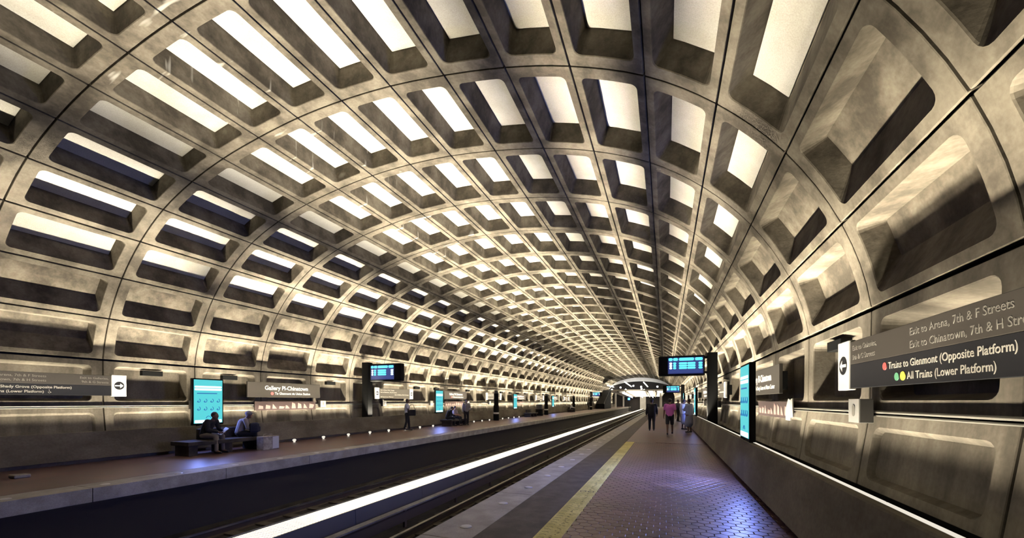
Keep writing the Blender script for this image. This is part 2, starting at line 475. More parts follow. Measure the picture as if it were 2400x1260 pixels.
# dark tactile mat pieces and yellow strip pieces beside them on the right platform
matm = mesh_bm('tactile_mat', box(4.195, 4.85, 0.002, BAY - 0.002, -0.029, 0.001)); matm.materials.append(M['mat'])
for j in range(JMIN, JMAX):
    link('tactile_mat', matm, None, fr_, (0, YJ(j), 0))
YEND = 16.4
yel = mesh_bm('yellow_tile', box(4.856, 5.17, 0.003, 1.197, -0.029, 0.004, 0.003)); yel.materials.append(M['yellow'])
def arc_marks(y0, y1):
    """worn arched dashes and a dotted line pressed into a yellow piece"""
    bm = bmesh.new()
    y = y0
    while y < y1:
        pts = []
        for q in range(7):
            th = math.radians(-70 + 140 * q / 6)
            pts.append((4.935 + 0.045 * math.sin(th), y + 0.035 * math.cos(th)))
        for a, b in zip(pts[:-1], pts[1:]):
            d = Vector((b[0] - a[0], b[1] - a[1])).normalized() * 0.005
            vs = [bm.verts.new((a[0] - d.y, a[1] + d.x, 0.0052)), bm.verts.new((b[0] - d.y, b[1] + d.x, 0.0052)), bm.verts.new((b[0] + d.y, b[1] - d.x, 0.0052)), bm.verts.new((a[0] + d.y, a[1] - d.x, 0.0052))]
            bm.faces.new(vs)
        for q in range(3):
            if random.random() < 0.75:
                xx = 5.05 + random.uniform(-0.03, 0.03); yy = y + 0.03 * q + random.uniform(-.01, .01)
                bx(bm, xx, xx + random.uniform(0.015, 0.05), yy, yy + 0.009, 0.0041, 0.0056)
        y += 0.105
    bmesh.ops.recalc_face_normals(bm, faces=bm.faces)
    return bm
y = YEND - 1.2
n = 0
while y > Y0:
    t = link('yellow_tile', yel, None, fr_, (0, y, 0))
    if 2.5 < y < 11:
        mk = obj('pressed_marks', arc_marks(y + 0.08 - y, 1.14), M['mark'], t)
        tag(mk, 'worn arched marks pressed into the yellow strip', kind='stuff')
    y -= 1.2
# small plate with two rounded frames on the yellow strip
bm = bmesh.new()
for cx in (4.945, 5.08):
    o_ = rrect(cx - 0.055, cx + 0.055, 7.02, 7.14, 0.035); i_ = rrect(cx - 0.037, cx + 0.037, 7.04, 7.12, 0.022)
    a = [bm.verts.new((p, q, 0.0062)) for p, q in o_]; b = [bm.verts.new((p, q, 0.0062)) for p, q in i_]
    for i in range(len(a)):
        j2 = (i + 1) % len(a); bm.faces.new((a[i], a[j2], b[j2], b[i]))
bmesh.ops.recalc_face_normals(bm, faces=bm.faces)
tag(obj('double_ring_mark', bm, M['mark'], fr_), 'two dark rounded rings marked on the yellow strip')
# tiled area beyond the strip's end, where the platform widens to the mat
tilebase = obj('tile_field', box(4.856, 7.9, YEND + 0.01, Y1, -0.029, 0.0), M['tile'], fr_)
obj('tile_field', box(5.175, 7.9, Y0, 3.2, -0.029, 0.0), M['tile'], fr_)
obj('tile_field', box(-7.9, -4.195, Y0, Y1, -0.029, 0.0), M['tile'], fl_)
obj('joint_line', box(4.9, 5.95, YEND - 0.02, YEND + 0.03, -0.02, 0.004), M['granite'], fr_)
# hexagonal tiles near the camera
FLAT = 0.152
def hexbm(bm, cx, cy):
    R = FLAT / math.sqrt(3)
    lo = []; mid = []; hi = []
    for i in range(6):
        th = math.radians(60 * i + 30)
        c_, s_ = math.cos(th), math.sin(th)
        lo.append(bm.verts.new((cx + (R - 0.004) * c_, cy + (R - 0.004) * s_, -0.03)))
        mid.append(bm.verts.new((cx + (R - 0.004) * c_, cy + (R - 0.004) * s_, -0.003)))
        hi.append(bm.verts.new((cx + (R - 0.009) * c_, cy + (R - 0.009) * s_, 0.0)))
    for i in range(6):
        j = (i + 1) % 6
        bm.faces.new((lo[i], lo[j], mid[j], mid[i])); bm.faces.new((mid[i], mid[j], hi[j], hi[i]))
    bm.faces.new(hi)
hb = bmesh.new(); hexbm(hb, 0, 0); hexm = mesh_bm('hexagonal_tile', hb); hexm.materials.append(M['tile'])
cells = []
row = 0
y = 3.22
while y < 16.36 - FLAT * 0.5:
    x = 5.26 - (FLAT / 2 if row % 2 else 0)
    while x < 7.85:
        cells.append((x, y)); x += FLAT
    y += FLAT * math.sqrt(3) / 2; row += 1
# visible near ones first
def hexkey(c):
    d = math.hypot(c[0] - 6.31, c[1])
    vis = c[1] > 4.35 and c[0] < 7.72
    return (0 if vis else 1, d)
cells.sort(key=hexkey)
hs = bmesh.new()
for i, (x, y) in enumerate(cells):
    if i < 300:
        link('hexagonal_tile', hexm, None, fr_, (x, y, random.uniform(-0.0012, 0.0008)))
    else:
        hexbm(hs, x, y)
o = obj('far_hexagonal_tiles', hs, M['tile'], fr_); tag(o, kind='stuff')

# parapets
def parapet(side):
    s = 1 if side == 'right' else -1
    p = obj('wall_parapet_' + side, prism([(s * 7.80, 0), (s * 7.80, 0.075), (s * 7.69, 0.085), (s * 7.68, 0.10), (s * 7.81, 0.79), (s * 7.825, 0.805), (s * 7.89, 0.805), (s * 7.90, 0.79), (s * 7.90, 0)], Y0, Y1), M['parapet'])
    tag(p, 'low leaning concrete parapet along the %s platform' % side, kind='structure')
    obj('gutter', box(min(s * 7.905, s * 8.7), max(s * 7.905, s * 8.7), Y0, Y1, -0.02, 0.3), M['shell'], fr_ if s > 0 else fl_)
    return p
parapet('left'); parapet('right')

# rails
for i, (x, lab) in enumerate(((1.23, 'steel running rail of the right track nearest the lamp trough'), (2.67, 'steel running rail of the right track beside the platform edge'),
                              (-1.23, 'steel running rail of the left track nearest the lamp trough'), (-2.67, 'steel running rail of the left track beside the far platform'))):
    e = tag(empty('rail', (x, Y0, -1.29)), lab, 'rail', 'running rails')
    obj('rail_head', prism([(-0.037, 0.15), (0.037, 0.15), (0.037, 0.185), (-0.037, 0.185)], 0, Y1 - Y0), M['rail'], e)
    obj('rail_web', prism([(-0.07, 0.0), (0.07, 0.0), (0.07, 0.02), (0.012, 0.04), (0.012, 0.15), (-0.012, 0.15), (-0.012, 0.04), (-0.07, 0.02)], 0, Y1 - Y0), M['railside'], e)
for s, sd in ((1, 'right'), (-1, 'left')):
    e = tag(empty('third_rail', (s * 0.70, Y0, -1.29)), 'grey covered power rail of the %s track next to the lamp trough' % sd, 'power rail', 'power rails')
    obj('cover_board', prism([(-0.065, 0.43), (0.065, 0.41), (0.065, 0.44), (-0.065, 0.46)], 0, Y1 - Y0), M['cover'], e)
    obj('contact_rail', prism([(-0.05, 0.15), (0.05, 0.15), (0.05, 0.36), (-0.05, 0.36)], 0, Y1 - Y0), M['railside'], e)
    st = mesh_bm('bracket', box(-0.02, 0.03, -0.04, 0.04, 0.0, 0.43)); st.materials.append(M['railside'])
    for q in range(0, 30):
        link('bracket', st, None, e, (0, q * 2.4 + 6, 0))
tie = mesh_bm('tie_block', box(0.84, 3.06, 0, 0.24, -1.295, -1.25, 0.01)); tie.materials.append(M['tie'])
tiel = mesh_bm('tie_block', box(-3.06, -0.84, 0, 0.24, -1.295, -1.25, 0.01)); tiel.materials.append(M['tie'])
for q in range(70):
    link('tie_block', tie, None, tb, (0, 1.5 + q * 0.72, 0))
    link('tie_block', tiel, None, tb, (0, 1.5 + q * 0.72, 0))

PYLONS = [(1, 19.6), (-1, 16.75), (1, 52.0), (-1, 84.0)]
# lamp trough between the tracks
def ramp(j):       # the sections nearest the camera burn dimmer
    return {-1: 0.4, 0: 0.5, 1: 0.65, 2: 0.8, 3: 0.9}.get(j, 1.0) if j < 10 else 1.2
def run(j):        # far down the station one lamp stands for three sections
    if j < -1 or j >= JMAX - 1: return 0
    if j < 12: return 1
    return min(3, JMAX - 1 - j) if j % 3 == 0 else 0
def uplight(name, par, loc, size, watts, tilt, spread):
    ld = bpy.data.lights.new(name, 'AREA'); ld.shape = 'RECTANGLE'; ld.size, ld.size_y = size
    ld.energy = watts; ld.color = WARM; ld.spread = math.radians(spread)
    lo = bpy.data.objects.new(name, ld); COL.objects.link(lo); lo.parent = par; lo.location = loc
    lo.rotation_euler = (PI, tilt, 0)          # faces up, leaning by tilt towards +x
hous = mesh_bm('housing', prism([(-0.40, -1.29), (0.40, -1.29), (0.36, -0.62), (0.325, -0.62), (0.325, -0.66), (-0.325, -0.66), (-0.325, -0.62), (-0.36, -0.62)], 0.005, BAY - 0.005)); hous.materials.append(M['housing'])
lens = mesh_bm('lens', box(-0.32, 0.32, 0.01, BAY - 0.01, -0.655, -0.635)); lens.materials.append(M['lens'])
for j in range(JMIN, JMAX - 1):
    e = tag(empty('trough_light', (0, YJ(j), 0)), 'glowing white lamp trough section between the two tracks', 'light', 'lamp trough sections between the tracks')
    link('housing', hous, None, e); link('lens', lens, None, e)
    n = run(j)
    if n:
        for q, (lean, spr, wt) in enumerate(TROUGH_ROWS):
            uplight('trough_lamp', e, (-0.24 + 0.16 * q, n * BAY / 2, -0.60), (0.14, n * BAY - 0.04), n * wt * ramp(j), math.radians(lean), spr)
# lamp strips behind the parapets
for s, sd in ((1, 'right'), (-1, 'left')):
    xa, xb = sorted((s * 8.20, s * 8.38))
    ch = mesh_bm('housing', box(xa, xb, 0.01, BAY - 0.01, 0.30, 0.44, 0.01)); ch.materials.append(M['housing'])
    cl = mesh_bm('lamp', box(xa + 0.02, xb - 0.02, 0.03, BAY - 0.03, 0.44, 0.455)); cl.materials.append(M['cove'])
    for j in range(JMIN, JMAX):
        if any(YJ(j) - 0.3 < yp < YJ(j + 1) + 0.3 for sp, yp in PYLONS if sp == s): continue
        e = tag(empty('cove_light', (0, YJ(j), 0)), 'lamp in the gutter behind the %s parapet, washing the wall above' % sd, 'light', 'gutter lamps behind the %s parapet' % sd)
        link('housing', ch, None, e); link('lamp', cl, None, e)
        lean, spr, wt = GUTTER
        n = run(j)
        if n: uplight('gutter_lamp', e, (s * 8.29, n * BAY / 2, 0.46), (0.13, n * BAY - 0.1), n * wt * ramp(j), s * math.radians(lean), spr)
    # strip lamps just behind the top of the parapet
    xa, xb = sorted((s * 7.905, s * 7.985))
    es = mesh_bm('lens', box(xa, xb, 0.008, BAY / 2 - 0.008, 0.755, 0.788, 0.006)); es.materials.append(M['strip'])
    eb = mesh_bm('housing', box(xa, xb, 0.008, BAY / 2 - 0.008, 0.66, 0.755)); eb.materials.append(M['housing'])
    for j in range(-4, 2 * JMAX):
        y = (1.71 * 2 + j) * BAY / 2
        e = tag(empty('strip_light', (0, y, 0)), 'slim pale strip lamp along the top of the %s parapet' % sd, 'light', 'strip lamps along the %s parapet' % sd)
        link('lens', es, None, e); link('housing', eb, None, e)
        n = run(j // 2) if j % 2 == 0 else 0
        if n:
            for lean, spr, wt in (STRIP_R if s > 0 else STRIP_L):
                uplight('strip_lamp', e, (s * 7.945, n * BAY / 2, 0.795), (0.07, n * BAY - 0.04), n * wt * ramp(j // 2), s * math.radians(lean), spr)
    pp = tag(empty('conduit', (s * 8.745, Y0, 1.45)), 'grey conduit running along the %s wall below the signs' % sd, 'pipe')
    obj('pipe', tube([(0, 0, 0.02), (0, Y1 - Y0, 0.02)], 0.018), M['pipe'], pp)
    obj('pipe', tube([(0, 0, -0.025), (0, Y1 - Y0, -0.025)], 0.012), M['pipe'], pp)

# ------------------------------------------------------------------ signs
def basis(s):
    """matrix whose x runs along the reader's right on the wall of that side, y up, z out of the wall"""
    if s > 0: return Matrix(((0, 0, -1), (-1, 0, 0), (0, 1, 0)))
    return Matrix(((0, 0, 1), (1, 0, 0), (0, 1, 0)))
def wallthing(name, s, y_left, z_base, x):
    o = empty(name, (0, 0, 0))
    o.matrix_world = Matrix.Translation((x, y_left, z_base)) @ basis(s).to_4x4()
    return o
def text(body, size, x, y, z, parent, mat=None, align='LEFT', bold=0.0):
    c = bpy.data.curves.new('lettering', 'FONT'); c.body = body; c.size = size; c.extrude = 0.002
    c.align_x = align; c.offset = bold; c.resolution_u = 3
    c.materials.append(mat or M['text'])
    key = (body, size, align, bold, (mat or M['text']).name)
    if key not in TEXTS:
        t = bpy.data.objects.new('lettering', c)
        TEXTS[key] = settle(t); bpy.data.objects.remove(t)
    o = link('lettering', TEXTS[key], mat or M['text'], parent, (x, y, z))
    o['kind'] = 'stuff'
    return o
def disc(cx, cy, r, z0, z1, seg=18):
    bm = bmesh.new()
    a = [bm.verts.new((cx + r * math.cos(2 * PI * k / seg), cy + r * math.sin(2 * PI * k / seg), z0)) for k in range(seg)]
    b = [bm.verts.new((v.co.x, v.co.y, z1)) for v in a]
    for k in range(seg): bm.faces.new((a[k], a[(k + 1) % seg], b[(k + 1) % seg], b[k]))
    bm.faces.new(b); bm.faces.new(a[::-1])
    return bm
def poly(pts, z0, z1):
    bm = bmesh.new()
    a = [bm.verts.new((x, y, z0)) for x, y in pts]; b = [bm.verts.new((x, y, z1)) for x, y in pts]
    n = len(pts)
    for k in range(n): bm.faces.new((a[k], a[(k + 1) % n], b[(k + 1) % n], b[k]))
    bm.faces.new(b); bm.faces.new(a[::-1]); bmesh.ops.recalc_face_normals(bm, faces=bm.faces)
    return bm
def arrow_panel(par, x0, d, wdt=0.34, h0=-0.02, h1=0.60):
    p = obj('arrow_panel', box(x0, x0 + wdt, h0, h1, -0.06, 0.015, 0.012), M['signwhite'], par)
    cx, cy = x0 + wdt / 2, (h0 + h1) / 2
    obj('arrow_disc', disc(cx, cy, 0.115, 0.015, 0.018), M['signblack'], p)
    a = [(-0.10, -0.018), (0.02, -0.018), (0.02, -0.07), (0.095, 0.0), (0.02, 0.07), (0.02, 0.018), (-0.10, 0.018)]
    obj('arrow', poly([(cx + d * u, cy + v) for u, v in a], 0.018, 0.021), M['signwhite'], p)
def wheelchair(par, x, y, s):
    bm = bmesh.new()
    tube([(x + s * (0.5 + 0.33 * math.cos(math.radians(a))), y + s * (0.35 + 0.33 * math.sin(math.radians(a))), 0.003) for a in range(150, 400, 25)], s * 0.06, 5, bm)
    tube([(x + s * 0.45, y + s * 1.15, 0.003), (x + s * 0.47, y + s * 0.6, 0.003), (x + s * 0.8, y + s * 0.55, 0.003), (x + s * 0.98, y + s * 0.1, 0.003)], s * 0.07, 5, bm)
    bm2 = disc(x + s * 0.44, y + s * 1.32, s * 0.11, 0, 0.004)
    o = obj('wheelchair_symbol', bm, M['text'], par); obj('symbol_head', bm2, M['text'], o)
def brackets(par, ln):
    for q in (0.25, 0.75):
        obj('bracket', box(ln * q - 0.03, ln * q + 0.03, 0.1, 0.5, -0.34, -0.03), M['black'], par)
def exit_sign(s, y_left, label, big=True):
    ln = 3.5
    o = wallthing('direction_sign', s, y_left, 1.76, s * 8.44)
    tag(o, label, 'sign', 'direction signs along the %s wall' % ('right' if s > 0 else 'left'))
    x0, x1 = (0.34, ln) if s > 0 else (0.0, ln - 0.34)
    obj('board', box(x0, x1, 0.29, 0.57, -0.06, 0.0, 0.004), M['bronze'], o)
    obj('lower_board', box(x0, x1, 0.0, 0.29, -0.06, 0.0, 0.004), M['signblack'], o)
    brackets(o, ln)
    if s > 0:
        arrow_panel(o, 0.0, -1)
        text('Exit to Galleries,', 0.088, 0.40, 0.455, 0, o, M['dimtext']); text('9th & G Streets', 0.088, 0.40, 0.345, 0, o, M['dimtext'])
        text('Exit to Arena, 7th & F Streets', 0.10, 1.62, 0.455, 0, o, M['dimtext']); text('Exit to Chinatown, 7th & H Streets', 0.10, 1.62, 0.335, 0, o, M['dimtext'])
        obj('line_dot', disc(1.17, 0.205, 0.040, 0, 0.004), M['red'], o)
        text('Trains to Glenmont (Opposite Platform)', 0.098, 1.24, 0.172, 0, o, bold=0.001)
        obj('line_dot', disc(1.40, 0.085, 0.040, 0, 0.004), M['green'], o); obj('line_dot', disc(1.51, 0.085, 0.044, 0, 0.004), M['yel'], o)
        text('All Trains (Lower Platform)', 0.098, 1.58, 0.052, 0, o, bold=0.001); wheelchair(o, 2.95, 0.045, 0.065)
    else:
        arrow_panel(o, ln - 0.34, 1)
        text('Exit to Galleries,', 0.088, ln - 0.40, 0.455, 0, o, M['dimtext'], align='RIGHT'); text('9th & G Streets', 0.088, ln - 0.40, 0.345, 0, o, M['dimtext'], align='RIGHT')
        text('Exit to Arena, 7th & F Streets', 0.088, ln - 1.62, 0.455, 0, o, M['dimtext'], align='RIGHT'); text('Exit to Chinatown, 7th & H Streets', 0.088, ln - 1.62, 0.345, 0, o, M['dimtext'], align='RIGHT')
        text('Trains to Shady Grove (Opposite Platform)', 0.09, ln - 1.15, 0.175, 0, o, align='RIGHT', bold=0.001)
        text('All Trains (Lower Platform)', 0.09, ln - 1.66, 0.06, 0, o, align='RIGHT', bold=0.001); wheelchair(o, ln - 1.60, 0.055, 0.065)
        obj('line_dot', disc(ln - 3.02, 0.205, 0.036, 0, 0.004), M['red'], o); obj('line_dot', disc(ln - 2.92, 0.09, 0.036, 0, 0.004), M['yel'], o); obj('line_dot', disc(ln - 3.02, 0.09, 0.036, 0, 0.004), M['green'], o)
    return o
def name_sign(s, y_left, label, detail=True):
    ln = 3.4
    o = wallthing('station_sign', s, y_left, 1.76, s * 8.44)
    tag(o, label, 'sign', 'station name signs along the %s wall' % ('right' if s > 0 else 'left'))
    obj('board', box(0, ln, 0.0, 0.60, -0.06, 0.0, 0.006), M['bronze'], o)
    brackets(o, ln)
    text('Gallery Pl-Chinatown', 0.235, 0.70, 0.30, 0, o, M['signwhite'], bold=0.003)
    obj('line_dot', disc(1.02, 0.155, 0.062, 0, 0.004), M['red'], o)
    text('To Glenmont via Union Station' if s < 0 else 'To Shady Grove via Metro Center', 0.135, 1.14, 0.115, 0, o, M['signwhite'], bold=0.0015)
    return o
def two_way_sign(s, y_left, label):
    ln = 3.5
    o = wallthing('direction_sign', s, y_left, 1.76, s * 8.44)
    tag(o, label, 'sign', 'direction signs along the %s wall' % ('right' if s > 0 else 'left'))
    obj('board', box(0.34, ln - 0.34, 0.0, 0.57, -0.06, 0.0, 0.004), M['twoway'], o)
    brackets(o, ln)
    arrow_panel(o, 0.0, -1); arrow_panel(o, ln - 0.34, 1)
    text('Exit to Arena, 7th & F Streets', 0.10, 0.45, 0.44, 0, o); text('Exit to Chinatown, 7th & H Streets', 0.10, 0.45, 0.32, 0, o)
    text('Exit to Galleries, 9th & G Streets', 0.10, ln - 0.45, 0.19, 0, o, align='RIGHT'); text('All Trains (Lower Platform)', 0.10, 0.45, 0.06, 0, o)
    return o
ordn = ['nearest', 'second', 'third', 'fourth', 'fifth', 'sixth', 'seventh']
exit_sign(1, 6.44, 'large dark direction sign with white left-arrow panel on the right wall')
exit_sign(-1, 3.37, 'large dark direction sign with white right-arrow panel on the left wall')
for i in range(4):
    name_sign(-1, 10.5 + 14.4 * i, 'bronze Gallery Pl-Chinatown name sign, %s on the left wall' % ordn[i])
    two_way_sign(-1, 17.6 + 14.4 * i, 'direction sign with an arrow panel at each end, %s of these on the left wall' % ordn[i])
    name_sign(1, 12.8 + 14.4 * i, 'bronze Gallery Pl-Chinatown name sign, %s on the right wall' % ordn[i])
    two_way_sign(1, 20.6 + 14.4 * i, 'direction sign with an arrow panel at each end, %s of these on the right wall' % ordn[i])

def map_strip(s, y_left, label):
    """diagram strip below a name sign"""
    o = wallthing('line_diagram', s, y_left, 1.24, s * 8.66)
    tag(o, label, 'poster', 'diagram strips under the name signs')
    obj('backing', box(0, 2.9, 0, 0.36, -0.04, 0.0, 0.004), M['maproot'], o)
    rnd = random.Random(3)
    for q in range(9):
        x = 0.15 + q * 0.3; h = rnd.uniform(0.08, 0.2)
        obj('picture_patch', poly([(x, 0.06), (x + 0.2, 0.06), (x + 0.26 * rnd.random() + 0.05, 0.06 + h), (x + 0.02, 0.06 + h * 1.3)], 0, 0.003), M['pink'], o)
for i in range(3):
    map_strip(-1, 10.95 + 14.4 * i, 'brown picture strip under the %s left-wall name sign' % ordn[i])
    map_strip(1, 12.5 + 14.4 * i, 'brown picture strip under the %s right-wall name sign' % ordn[i])
def number_box(s, y, label):
    o = wallthing('wall_box', s, y, 1.33, s * 8.56)
    tag(o, label, 'wall box', 'small white wall boxes')
    obj('body', box(0, 0.30, 0, 0.30, -0.15, -0.012, 0.008), M['boxgrey'], o)
    f_ = obj('face_plate', box(0, 0.30, 0, 0.30, -0.012, 0.0), M['signwhite'], o)
    obj('oval_mark', poly(rrect(0.11, 0.19, 0.08, 0.23, 0.035), 0, 0.004), M['text'], f_)
for i, y in enumerate((8.66, 14.05, 18.4, 23.3, 28.7, 33.0)):
    number_box(-1, y, 'small white box on the left wall conduit, %s from the camera' % ordn[i])
for i, y in enumerate((6.5, 13.6, 20.9, 28.1)):
    number_box(1, y, 'small white box on the right wall conduit, %s from the camera' % ordn[i])
# white sheets pinned below the name sign on the right
o = tag(wallthing('paper_sheet', 1, 9.62, 1.22, 8.60), 'white paper sheets hanging under the right-wall name sign', 'paper')
obj('sheet', poly([(0.0, 0.0), (0.32, 0.0), (0.34, 0.40), (0.18, 0.44), (0.02, 0.25)], -0.02, 0.0), M['signwhite'], o)
obj('sheet', poly([(0.36, 0.06), (0.50, 0.08), (0.46, 0.44), (0.36, 0.42)], -0.015, 0.004), M['signwhite'], o)

# ------------------------------------------------------------------ digital poster screens on the parapets
def digital_screen(s, y_left, label, detail):
    o = wallthing('digital_screen', s, y_left, 0.825, s * 7.79)
    tag(o, label, 'screen', 'digital screens along the %s wall' % ('right' if s > 0 else 'left'))
    wd = 0.90
    obj('housing', box(-0.03, wd + 0.03, 0.0, 1.52, -0.11, 0.0, 0.012), M['black'], o)
    for q in (0.12, wd - 0.20):
        obj('foot', box(q, q + 0.08, -0.02, 0.02, -0.09, -0.03), M['black'], o)
    d = obj('display', box(0.01, wd - 0.01, 0.06, 1.48, 0.0, 0.006), M['cyan'], o)
    obj('white_bar', poly(rrect(0.03, wd - 0.03, 1.22, 1.28, 0.03), 0.006, 0.009), M['cyanw'], d)
    obj('white_bar', poly(rrect(0.03, wd - 0.03, 1.13, 1.20, 0.03), 0.006, 0.009), M['cyanw'], d)
    obj('white_bar', poly(rrect(0.03, wd - 0.03, 0.07, 0.17, 0.03), 0.006, 0.009), M['cyanw'], d)
    if detail:
        obj('caption_line', box(0.10, 0.72, 1.02, 1.05, 0.006, 0.009), M['blue'], d)
        for r in range(2):
            for c in range(4):
                cx, cy = 0.15 + 0.2 * c, 0.80 - 0.26 * r
                obj('ring_icon', tube([(cx + 0.05 * math.cos(math.radians(a)), cy + 0.055 * math.sin(math.radians(a)), 0.008) for a in range(-150, 100, 25)], 0.011, 5), M['blue'], d)
                obj('icon_dot', disc(cx - 0.02, cy - 0.02, 0.018, 0.006, 0.01), M['blue'], d)
        obj('ring_icon', tube([(0.45 + 0.07 * math.cos(math.radians(a)), 0.22 + 0.07 * math.sin(math.radians(a)), 0.008) for a in range(0, 200, 20)], 0.01, 5), M['blue'], d)
    else:
        for q in range(4):
            obj('caption_line', box(0.2, 0.7, 0.4 + 0.18 * q, 0.42 + 0.18 * q, 0.006, 0.009), M['blue'], d)
    ld = bpy.data.lights.new('screen_glow', 'AREA'); ld.shape = 'RECTANGLE'; ld.size = 0.85; ld.size_y = 1.4
    ld.energy = SCREEN_W; ld.color = (0.22, 0.30, 1.0)
    lo = bpy.data.objects.new('screen_glow', ld); COL.objects.link(lo); lo.parent = o
    lo.location = (wd / 2, 0.77, 0.02); lo.rotation_euler = (PI, 0, 0)      # shines out of the face
    return o
SCREEN_W = 150.0
for i in range(4):
    SCREEN_W = 80.0 if i == 0 else 45.0
    digital_screen(-1, 8.27 + 14.45 * i, 'tall cyan digital screen, %s on the left parapet' % ordn[i], i < 2)
for i in range(3):
    SCREEN_W = 330.0 if i == 0 else 45.0
    digital_screen(1, 9.60 + 14.6 * i, 'tall cyan digital screen, %s on the right parapet' % ordn[i], i < 1)

# ------------------------------------------------------------------ pylons that carry the train boards
def train_board(s, y, label, k=0.0):
    o = tag(empty('train_board', (s * 8.23, y, k)), label, 'display board', 'train boards on pylons')
    obj('pylon', box(-0.2, 0.2, -0.17, 0.17, 0.30 - k, 3.62, 0.02), M['black'], o)
    for z in (2.76, 3.42):
        xa, xb = sorted((-s * 0.2, -s * 0.45)); obj('arm', box(xa, xb, -0.05, 0.05, z - 0.05, z + 0.05), M['black'], o)
    xa, xb = sorted((-s * 0.30, -s * 2.22))
    cb = obj('cabinet', box(xa, xb, -0.16, 0.16, 2.62, 3.52, 0.05), M['black'], o)
    # the face looks towards -y; x grows to the reader's right
    f0 = (-0.36 - 1.46) if s > 0 else 0.36
    d = obj('display', box(f0, f0 + 1.46, -0.166, -0.159, 2.70, 3.44), M['deep'], o)
    def pill(x0, x1, z0, z1, mat, nm):
        pts = rrect(x0, x1, z0, z1, min(x1 - x0, z1 - z0) * 0.42)
        bm = bmesh.new()
        a = [bm.verts.new((f0 + x, -0.167, z)) for x, z in pts]; b = [bm.verts.new((f0 + x, -0.172, z)) for x, z in pts]
        n = len(pts)
        for q in range(n): bm.faces.new((a[q], a[(q + 1) % n], b[(q + 1) % n], b[q]))
        bm.faces.new(b); bmesh.ops.recalc_face_normals(bm, faces=bm.faces)
        obj(nm, bm, mat, d)
    for a, b in ((0.03, 0.20), (0.22, 0.42), (0.46, 1.08), (1.12, 1.43)):
        pill(a, b, 3.29, 3.42, M['pids_cyan'], 'heading')
    for r in range(3):
        z = 3.175 - 0.105 * r
        pill(0.06, 0.18, z - 0.048, z + 0.048, M['cyanw'], 'line_dot')
        pill(0.22, 0.35, z - 0.048, z + 0.048, M['pids_cyan'], 'car_count')
        pill(0.46, 0.80 if s > 0 else 0.98, z - 0.045, z + 0.045, M['pids_cyan'], 'destination')
        if s > 0: pill(0.81, 1.14, z - 0.045, z + 0.045, M['pids_cyan'], 'destination')
        pill(1.26, 1.42, z - 0.045, z + 0.045, M['cyanw'] if s < 0 else M['pids_cyan'], 'minutes')
    ld = bpy.data.lights.new('board_glow', 'AREA'); ld.shape = 'RECTANGLE'; ld.size = 1.4; ld.size_y = 0.7
    ld.energy = 9.0; ld.color = (0.15, 0.3, 1.0)
    lo = bpy.data.objects.new('board_glow', ld); COL.objects.link(lo); lo.parent = o
    lo.location = (f0 + 0.73, -0.19, 3.08); lo.rotation_euler = (PI / 2, 0, 0)
train_board(1, 19.6, 'black pylon with cyan train board over the right platform, near the walkers', 0.13)
train_board(-1, 16.75, 'black pylon with cyan train board over the left platform')
train_board(1, 52.0, 'far small cyan train board over the right platform before the mezzanine')
train_board(-1, 84.0, 'far small cyan train board over the left platform before the mezzanine')

def round_pylon(x, y, label):
    o = tag(empty('round_pylon', (x, y, 0)), label, 'pylon', 'round black pylons on the left platform')
    obj('base', lathe([(0.24, 0), (0.24, 0.52), (0.22, 0.55)]), M['black'], o)
    obj('collar', lathe([(0.225, 0.55), (0.235, 0.57), (0.235, 0.66), (0.22, 0.68)]), M['whiteblock'], o)
    obj('shaft', lathe([(0.21, 0.68), (0.24, 0.8), (0.23, 1.2), (0.19, 1.3), (0.19, 2.25)]), M['black'], o)
    obj('cap', lathe([(0.19, 2.25), (0.205, 2.27), (0.205, 2.30), (0.15, 2.34), (0.15, 2.42), (0.2, 2.46), (0.1, 2.52)]), M['darkgrey'], o)
for i, (x, y) in enumerate(((-6.95, 30.8), (-7.05, 46.2), (-7.05, 61.5), (-7.05, 77))):
    round_pylon(x, y, 'slim round black pylon with pale ring, %s on the left platform' % ordn[i])
o = tag(empty('trash_bin', (-7.0, 43.2, 0)), 'black two-tier trash bin beside a round pylon on the left platform', 'bin')
obj('bin_body', lathe([(0.38, 0), (0.42, 0.05), (0.40, 0.75), (0.36, 0.78)]), M['black'], o)
obj('bin_lid', lathe([(0.34, 0.78), (0.36, 0.82), (0.34, 1.2), (0.30, 1.26)]), M['darkgrey'], o)
obj('rim', lathe([(0.41, 0.72), (0.43, 0.74), (0.43, 0.79), (0.36, 0.80)]), M['cover'], o)

def bench(y0, y1, label):
    o = tag(empty('bench', (-6.85, y0, 0)), label, 'bench', 'dark stone benches on the left platform')
    ln = y1 - y0
    obj('seat', box(-0.42, 0.40, 0, ln, 0.30, 0.42, 0.015), M['bench'], o)
    for q in (0.08, 0.5, 0.92):
        obj('support', box(-0.34, 0.30, ln * q - 0.12, ln * q + 0.12, 0.0, 0.30, 0.01), M['bench'], o)
    obj('backrest', box(-0.44, -0.34, 0.7, ln - 0.3, 0.42, 0.74, 0.012), M['bench'], o)
bench(7.35, 9.75, 'dark stone bench under the nearest left screen with two seated people')
bench(22.4, 24.9, 'dark stone bench under the second left screen')
bench(38.6, 41.0, 'dark stone bench between the round pylon and trash bin')
bench(57.8, 60.2, 'dark far bench with a seated person in white')

